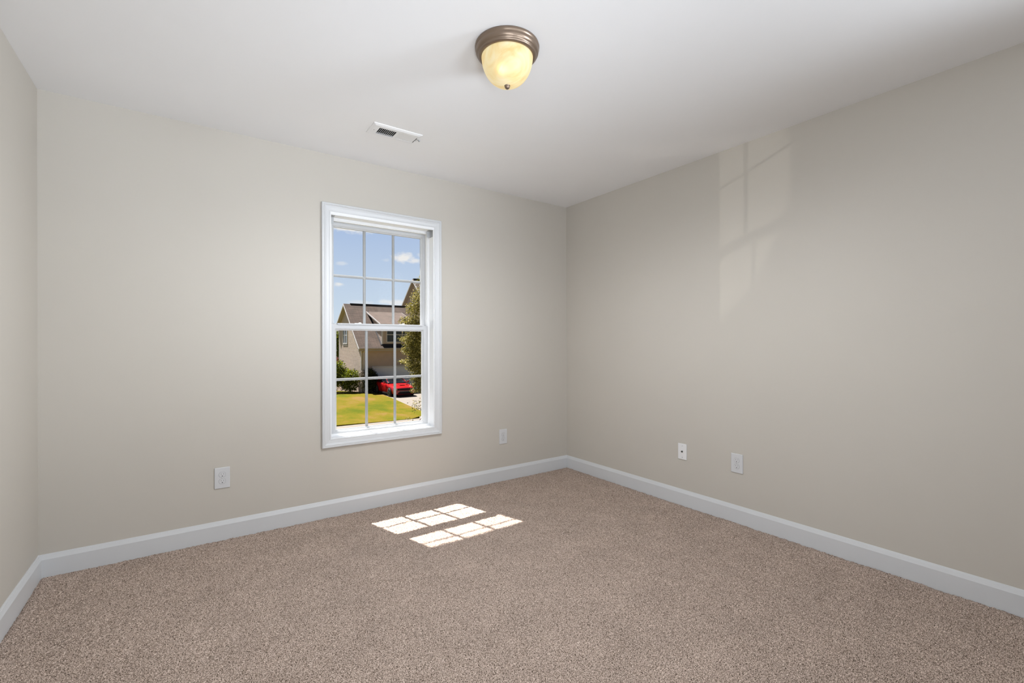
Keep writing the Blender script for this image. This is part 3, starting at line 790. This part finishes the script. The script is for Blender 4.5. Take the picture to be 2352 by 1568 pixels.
def leaves(blobs, n, size, seed, material, parent, name='foliage', droop=.3, shell=.55):
    """blobs: (cx,cy,cz,rx,ry,rz,weight)"""
    rng = np.random.default_rng(seed)
    B = np.array(blobs, float); wgt = B[:, 6] / B[:, 6].sum()
    idx = rng.choice(len(B), n, p=wgt)
    d = rng.normal(size=(n, 3)); d /= np.linalg.norm(d, axis=1)[:, None]
    rad = shell + (1.08 - shell) * rng.random(n) ** .6
    # clumping
    P = B[idx, :3] + d * B[idx, 3:6] * rad[:, None]
    P += rng.normal(size=(n, 3)) * size * .6
    a = rng.normal(size=(n, 3)); a[:, 2] -= droop; a /= np.linalg.norm(a, axis=1)[:, None]
    b = rng.normal(size=(n, 3)); b -= a * (a * b).sum(1)[:, None]; b /= np.linalg.norm(b, axis=1)[:, None]
    nn = np.cross(a, b)
    s = (size * (0.7 + .6 * rng.random(n)))[:, None]
    v0 = P; v1 = P + a * s * .5 + b * s * .27 + nn * s * .08; v2 = P + a * s; v3 = P + a * s * .5 - b * s * .27 + nn * s * .08
    co = np.stack([v0, v1, v2, v3], 1).reshape(-1, 3)
    me = bpy.data.meshes.new(name)
    base_ = np.arange(n) * 4
    tri = np.stack([base_, base_ + 1, base_ + 2, base_, base_ + 2, base_ + 3], 1).reshape(-1).astype(np.int32)
    me.vertices.add(len(co)); me.vertices.foreach_set('co', co.astype(np.float32).ravel())
    me.loops.add(len(tri)); me.loops.foreach_set('vertex_index', tri)
    me.polygons.add(n * 2); me.polygons.foreach_set('loop_start', np.arange(0, len(tri), 3, dtype=np.int32))
    me.polygons.foreach_set('loop_total', np.full(n * 2, 3, dtype=np.int32))
    me.update(calc_edges=True)
    me.materials.append(material)
    o = bpy.data.objects.new(name, me); col.objects.link(o)
    o.parent = parent; o.location = -Vector(parent.location)
    return o
def branches(base_, tips, r, parent, name='stem'):
    m = MB()
    for tp in tips:
        b0 = Vector(base_); t_ = Vector(tp); mid = b0.lerp(t_, .5) + Vector((0, 0, .12 * (t_ - b0).length))
        m.tube(b0, mid, r, r * .7, 6).tube(mid, t_, r * .7, r * .25, 6)
    return m.build(name, BARK, parent)

# street tree on the right of the view
tr = tag(empty('young_tree', (5.6, 12.6, G)), 'leafy olive green young tree seen at the right side of the window', 'tree')
front = [(4.15, 3.3, .42, .4, .8), (3.95, 2.8, .42, .35, 1), (3.78, 2.4, .42, .3, 1.1), (3.52, 1.95, .42, .18, .8), (3.74, 1.6, .42, .3, 1.2),
         (3.30, 1.34, .22, .06, .15), (3.62, 1.2, .38, .25, 1.1), (3.52, .92, .32, .16, .7), (3.78, .68, .38, .2, .9), (3.35, .53, .28, .05, .25),
         (3.67, .33, .34, .15, .7), (3.87, .05, .38, .2, .9), (3.74, -.12, .22, .06, .2), (3.87, -.3, .30, .15, .5), (3.77, -.5, .25, .10, .2),
         (3.74, -.95, .24, .12, .06), (3.70, -1.15, .2, .1, .05), (3.45, -1.52, .12, .04, .012)]
blobs = [(cx_, 12.1, cz_, rx_, .35, rz_, w_) for cx_, cz_, rx_, rz_, w_ in front]
blobs += [(5.5, 12.8, 1.8, 1.45, 1.7, 2.3, 7), (5.4, 12.8, 3.4, 1.1, 1.3, 1.6, 4), (5.5, 12.7, .2, 1.4, 1.5, 1.0, 4)]
leaves(blobs, 38000, .056, 11, OLIVE, tr, droop=.9, shell=.15)
m = MB().tube((5.6, 12.6, G), (5.6, 12.6, -1.2), .11, .09, 10).tube((5.6, 12.6, -1.2), (5.5, 12.6, 3.2), .09, .03, 8)
m.build('trunk', BARK, tr)
branches((5.6, 12.6, -.9), [(3.4, 12.1, .5), (3.7, 12.1, 1.9), (3.8, 12.1, -1.1), (4.1, 12.3, 2.7), (3.5, 12.0, -.2), (3.75, 12.0, -1.6), (6.8, 13, 1.5)], .035, tr, 'branch')

def shrub(name, base_, blobs, n, size, seed, material, label, cat='shrub', group='shrubs beside the tan house', droop=-.2, shell=.5, stems=5):
    t_ = tag(empty(name, base_), label, cat, group)
    leaves(blobs, n, size, seed, material, t_, droop=droop, shell=shell)
    rng = random.Random(seed)
    branches(base_, [(b_[0] + rng.uniform(-.3, .3) * b_[3], b_[1], b_[2] + b_[5] * .3) for b_ in blobs[:stems]], .02, t_)
    return t_
shrub('shrub', (7.3, 37.9, G), [(7.1, 37.9, -1.6, 1.15, 1.0, 1.1, 5), (7.9, 37.8, -1.5, .6, .6, .55, 2), (6.6, 37.9, -2.1, 1.3, 1.0, .8, 3), (7.5, 37.9, -.75, .5, .5, .35, 1)], 5200, .15, 3, GREEN,
      'tall bright green shrub by the rear side of the tan house')
shrub('shrub', (8.35, 36.9, G), [(8.35, 36.9, -1.75, .72, .7, .6, 4), (8.3, 36.9, -2.4, .7, .7, .55, 3), (8.0, 36.9, -2.0, .5, .6, .6, 1)], 4200, .13, 4, GREEN,
      'rounded green shrub in front of the siding, next to the tall bright one')
shrub('shrub', (9.15, 36.0, G), [(9.15, 36.0, -1.5, .30, .3, .35, 3), (9.1, 36.0, -2.2, .2, .2, .6, 1)], 520, .10, 5, PALE,
      'sparse pale twiggy shrub at the corner of the tan house', stems=2)
shrub('shrub', (9.75, 35.6, G), [(9.75, 35.6, -2.2, .62, .5, .8, 5), (9.65, 35.6, -1.45, .38, .4, .45, 2), (9.85, 35.6, -1.7, .4, .4, .4, 1)], 5200, .11, 6, DGREEN,
      'dark green shrub between the house corner and the garage door', shell=.3)
shrub('flowering_shrub', (9.6, 45.8, G), [(9.35, 45.8, -.7, .5, .4, .35, 2), (9.5, 45.8, -1.5, .6, .5, .6, 2)], 900, .12, 7, REDL, 'small red flowering shrub at the foot of the wooden fence', 'shrub', 'plants by the fence')
shrub('distant_tree', (10.2, 49, G), [(10.0, 49, .2, .9, 1, 1.2, 3), (10.0, 49, 1.6, .7, .8, .9, 2), (9.0, 49, -.5, 1, 1, 1.4, 2)], 5200, .18, 8, GREEN, 'green tree rising just behind the wooden fence', 'tree', None)
shrub('distant_tree', (9.3, 55, G), [(9.6, 55, 0.0, 1.6, 1.4, 2.0, 3), (8.2, 55, .3, 1.2, 1.2, 2.0, 2)], 5200, .2, 9, DGREEN, 'dark tree farther back beyond the wooden fence', 'tree', None)

# ================================================================== CAR
RED = mat('red_car_paint', (0.34, 0.007, 0.010), .18, noise=(2, .03), spec=.7)
BLK = mat('black_plastic', (0.008, 0.008, 0.010), .7, noise=(8, .1), spec=.15)
CGL = mat('tinted_car_glass', (0.01, 0.012, 0.016), .04, noise=(2, .1), spec=.9)
TYRE = mat('tyre_rubber', (0.018, 0.018, 0.018), .8, noise=(20, .1))
RIM = mat('dark_alloy', (0.10, 0.10, 0.105), .3, metal=.8, noise=(8, .05))
CLMP = mat('headlamp', (0.55, 0.56, 0.58), .1, metal=.4, noise=(8, .05))
CX, CY = 10.98, 31.12
car = tag(empty('car', (CX, CY + 2.5, G)), 'red sports sedan parked on the driveway in front of the garage', 'car')
def CP_(x, s, z): return (CX + x, CY + s, G + .016 + z)
# body: stations (s, [ (halfwidth, z) from bottom centre round to top centre ])
ST = [
 (0.00, [(.0, .20), (.50, .20), (.62, .30), (.66, .45), (.64, .60), (.55, .68), (.0, .70)]),
 (0.10, [(.0, .17), (.68, .17), (.80, .30), (.83, .45), (.80, .64), (.70, .73), (.0, .76)]),
 (0.30, [(.0, .16), (.80, .16), (.90, .30), (.91, .48), (.88, .70), (.76, .79), (.0, .82)]),
 (0.70, [(.0, .16), (.84, .17), (.93, .30), (.945, .50), (.92, .78), (.76, .86), (.0, .89)]),
 (1.20, [(.0, .16), (.85, .17), (.93, .30), (.95, .52), (.93, .84), (.76, .91), (.0, .95)]),
 (1.70, [(.0, .16), (.85, .17), (.90, .30), (.93, .52), (.92, .88), (.80, .97), (.0, 1.00)]),
 (2.40, [(.0, .16), (.85, .17), (.89, .30), (.92, .52), (.92, .90), (.80, .98), (.0, .99)]),
 (3.40, [(.0, .16), (.85, .17), (.90, .30), (.93, .54), (.94, .92), (.82, 1.00), (.0, 1.01)]),
 (4.10, [(.0, .17), (.85, .18), (.93, .30), (.95, .56), (.95, .96), (.82, 1.03), (.0, 1.05)]),
 (4.70, [(.0, .22), (.82, .24), (.90, .36), (.92, .60), (.90, .98), (.78, 1.06), (.0, 1.08)]),
 (4.92, [(.0, .32), (.72, .34), (.82, .42), (.84, .60), (.82, .92), (.70, 1.00), (.0, 1.02)]),
]
def loft(stations, mb, close=True):
    rings = []
    for s_, pr_ in stations:
        right = [CP_(x, s_, z) for x, z in pr_]; left = [CP_(-x, s_, z) for x, z in pr_[-2:0:-1]]
        rings.append(right + left)
    n = len(rings[0]); vs = [p for r_ in rings for p in r_]
    fs = [(j * n + i, j * n + (i + 1) % n, (j + 1) * n + (i + 1) % n, (j + 1) * n + i) for j in range(len(rings) - 1) for i in range(n)]
    if close: fs += [tuple(range(n)), tuple(range((len(rings) - 1) * n, len(rings) * n))]
    return mb.add(vs, fs, True)
body = loft(ST, MB()).build('body', RED, car, subsurf=2)
# greenhouse (glass) and red roof
GH = [
 (1.55, [(.0, .94), (.76, .94), (.77, .96), (.76, .97), (.70, .985), (.5, 1.0), (.0, 1.01)]),
 (1.95, [(.0, .94), (.80, .94), (.80, .98), (.78, 1.05), (.70, 1.14), (.5, 1.18), (.0, 1.19)]),
 (2.45, [(.0, .94), (.81, .94), (.80, 1.02), (.73, 1.22), (.66, 1.36), (.5, 1.395), (.0, 1.41)]),
 (3.10, [(.0, .94), (.82, .94), (.80, 1.04), (.71, 1.28), (.62, 1.41), (.45, 1.435), (.0, 1.445)]),
 (3.70, [(.0, .95), (.82, .95), (.80, 1.05), (.70, 1.26), (.60, 1.37), (.45, 1.40), (.0, 1.41)]),
 (4.35, [(.0, .98), (.78, .98), (.76, 1.03), (.68, 1.10), (.58, 1.15), (.45, 1.16), (.0, 1.17)]),
]
loft(GH, MB()).build('windows', CGL, car, subsurf=2)
def panel(rows, th=.012):
    """rows of 3D points in car coords -> slightly offset red panel strip"""
    m = MB(); n = len(rows[0])
    vs = [CP_(*p) for r_ in rows for p in r_] + [CP_(p[0], p[1], p[2] - th) for r_ in rows for p in r_]
    k = len(rows) * n; fs = []
    for j in range(len(rows) - 1):
        for i in range(n - 1):
            a = j * n + i; fs += [(a, a + 1, a + n + 1, a + n), (k + a + n, k + a + n + 1, k + a + 1, k + a)]
    return m.add(vs, fs, True)
panel([[(x * .58, 2.50, 1.395 + .025 * (1 - x * x)) for x in (-1, -.5, 0, .5, 1)], [(x * .58, 3.1, 1.435 + .025 * (1 - x * x)) for x in (-1, -.5, 0, .5, 1)],
       [(x * .56, 3.75, 1.395 + .025 * (1 - x * x)) for x in (-1, -.5, 0, .5, 1)]], .03).build('roof_panel', RED, car)
for sg in (-1, 1):
    MB().tube(CP_(sg * .775, 1.62, .985), CP_(sg * .725, 2.05, 1.165), .026, .026, 8).tube(CP_(sg * .725, 2.05, 1.165), CP_(sg * .625, 2.52, 1.375), .026, .026, 8) \
        .tube(CP_(sg * .625, 2.52, 1.375), CP_(sg * .60, 3.75, 1.385), .035, .035, 8).tube(CP_(sg * .60, 3.75, 1.385), CP_(sg * .74, 4.35, 1.06), .05, .06, 8).build('roof_pillar', RED, car)
    mm_ = MB().lathe([(0, -.085), (.055, -.075), (.075, -.03), (.078, .02), (.06, .07), (0, .085)], (0, 0, 0), 16, axis='x', scale=(.75, 1))
    mm_.v = [(CX + sg * 1.02 + v[0], CY + 1.93 + v[1], G + 1.06 + v[2]) for v in mm_.v]
    mm_.tube(CP_(sg * .88, 1.97, .98), CP_(sg * 1.0, 1.95, 1.03), .03, .03, 6)
    mm_.build('side_mirror', RED, car)
# fascia bands that follow the rounded nose
def fs_(x):
    ax = abs(x)
    return .015 + .10 * max(0, (ax - .55) / .25) ** 2 if ax > .55 else .0 + .015 * (ax / .55)
def band(x0, x1, zt, zb, off, n=12, depth=.05, shrink=0.0):
    m = MB(); vs = []
    for i in range(n + 1):
        x = x0 + (x1 - x0) * i / n
        zb_ = zb(x) if callable(zb) else zb; zt_ = zt(x) if callable(zt) else zt
        s_ = fs_(x) - off
        vs += [CP_(x, s_, zb_), CP_(x, s_, zt_), CP_(x, s_ + depth, zt_), CP_(x, s_ + depth, zb_)]
    fs = []
    for i in range(n):
        a = i * 4
        for k in range(4): fs.append((a + k, a + (k + 1) % 4, a + 4 + (k + 1) % 4, a + 4 + k))
    fs += [(0, 1, 2, 3), (n * 4, n * 4 + 1, n * 4 + 2, n * 4 + 3)]
    return m.add(vs, fs)
band(-.62, .62, .655, .545, .035).build('upper_grille', BLK, car)
band(-.60, .60, lambda x: .47 - .15 * (abs(x) / .6) ** 3, lambda x: .235 + .02 * abs(x / .6), .045).build('lower_grille', BLK, car)
band(-.46, .46, .475, .425, .060).build('grille_bar', mat('grey_bumper_insert', (0.12, 0.10, 0.10), .5, noise=(8, .1)), car)
band(-.60, .60, .195, .165, .07).build('chin_splitter', BLK, car)
for sg in (-1, 1):
    m = MB()
    pts = [(sg * .60, .0, .56), (sg * .70, .05, .57), (sg * .83, .22, .60), (sg * .84, .26, .67), (sg * .72, .06, .68), (sg * .60, .0, .665)]
    m.prism([CP_(p[0], p[1] - .035, p[2]) for p in pts], (0, .08, 0)); hl = m.build('headlight', BLK, car)
    MB().prism([CP_(sg * .66, -.01, .585), CP_(sg * .80, .14, .60), CP_(sg * .80, .14, .645), CP_(sg * .66, -.01, .64)], (0, -.02, 0)).build('lens', CLMP, hl, loc=(0, 0, 0))
    # hood vents and fender gill
    MB().lathe([(.12, 0), (.12, .012), (0, .014)], (0, 0, 0), 20, scale=(.55, 1.2)).build('hood_vent', BLK, car, loc=Vector(CP_(sg * .52, 1.02, .934)) - Vector(car.location))
# hood scoop
m = MB().add([CP_(-.22, .62, .875), CP_(.22, .62, .875), CP_(.24, .95, .955), (CX - .24, CY + .95, G + .016 + .955), CP_(-.20, .62, .905), CP_(.20, .62, .905), CP_(.0, 1.2, .965)],
             [(0, 1, 5, 4), (4, 5, 2, 6, 3), (1, 2, 5), (0, 4, 3)], False)
m.build('hood_scoop', RED, car)
MB().prism([CP_(-.19, .605, .872), CP_(.19, .605, .872), CP_(.18, .60, .902), CP_(-.18, .60, .902)], (0, .03, 0)).build('scoop_opening', BLK, car)
# wheels with arches
for sg in (-1, 1):
    for sy in (.93, 3.95):
        c = Vector(CP_(sg * .955, sy, .345))
        MB().lathe([(.40, -.010), (.40, .010), (.30, .012)], c, 36, axis='x').build('wheel_arch', BLK, car)
        wh = MB().lathe([(.24, -.11), (.33, -.10), (.345, -.06), (.345, .02), (.335, .045), (.27, .05), (.25, .035)], c + Vector((0 if sg < 0 else 0, 0, 0)) + Vector((sg * -.0, 0, 0)), 36, axis='x')
        if sg < 0: wh.v = [(2 * c.x - v[0], v[1], v[2]) for v in wh.v]
        wo_ = wh.build('wheel', TYRE, car)
        rm = MB(); xf = c.x + sg * .045
        rm.lathe([(.265, 0), (.265, .012 * sg), (.235, .012 * sg), (.235, 0)], (xf, c.y, c.z), 32, axis='x')
        for k in range(10):
            a = 2 * math.pi * k / 10
            rm.tube((xf, c.y, c.z), (xf, c.y + .245 * math.cos(a), c.z + .245 * math.sin(a)), .016, .012, 5)
        rm.lathe([(.05, 0), (.05, .02 * sg), (0, .022 * sg)], (xf, c.y, c.z), 16, axis='x')
        rm.build('rim', RIM, wo_, loc=(0, 0, 0))
# door lines, sill stripe and handles
for sg in (-1, 1):
    m = MB()
    for sy in (1.78, 2.85, 3.75):
        m.box(CX + sg * .915, CX + sg * .938, CY + sy, CY + sy + .012, G + .32, G + .95)
    m.box(CX + sg * .88, CX + sg * .925, CY + 1.35, CY + 3.5, G + .17, G + .26)
    m.build('door_seam', BLK, car)
    MB().box(CX + sg * .93, CX + sg * .955, CY + 2.60, CY + 2.78, G + .80, G + .83).build('door_handle', RED, car, bevel=.006)
    MB().box(CX + sg * .93, CX + sg * .950, CY + 1.42, CY + 1.56, G + .66, G + .78).build('fender_vent', BLK, car, bevel=.01)
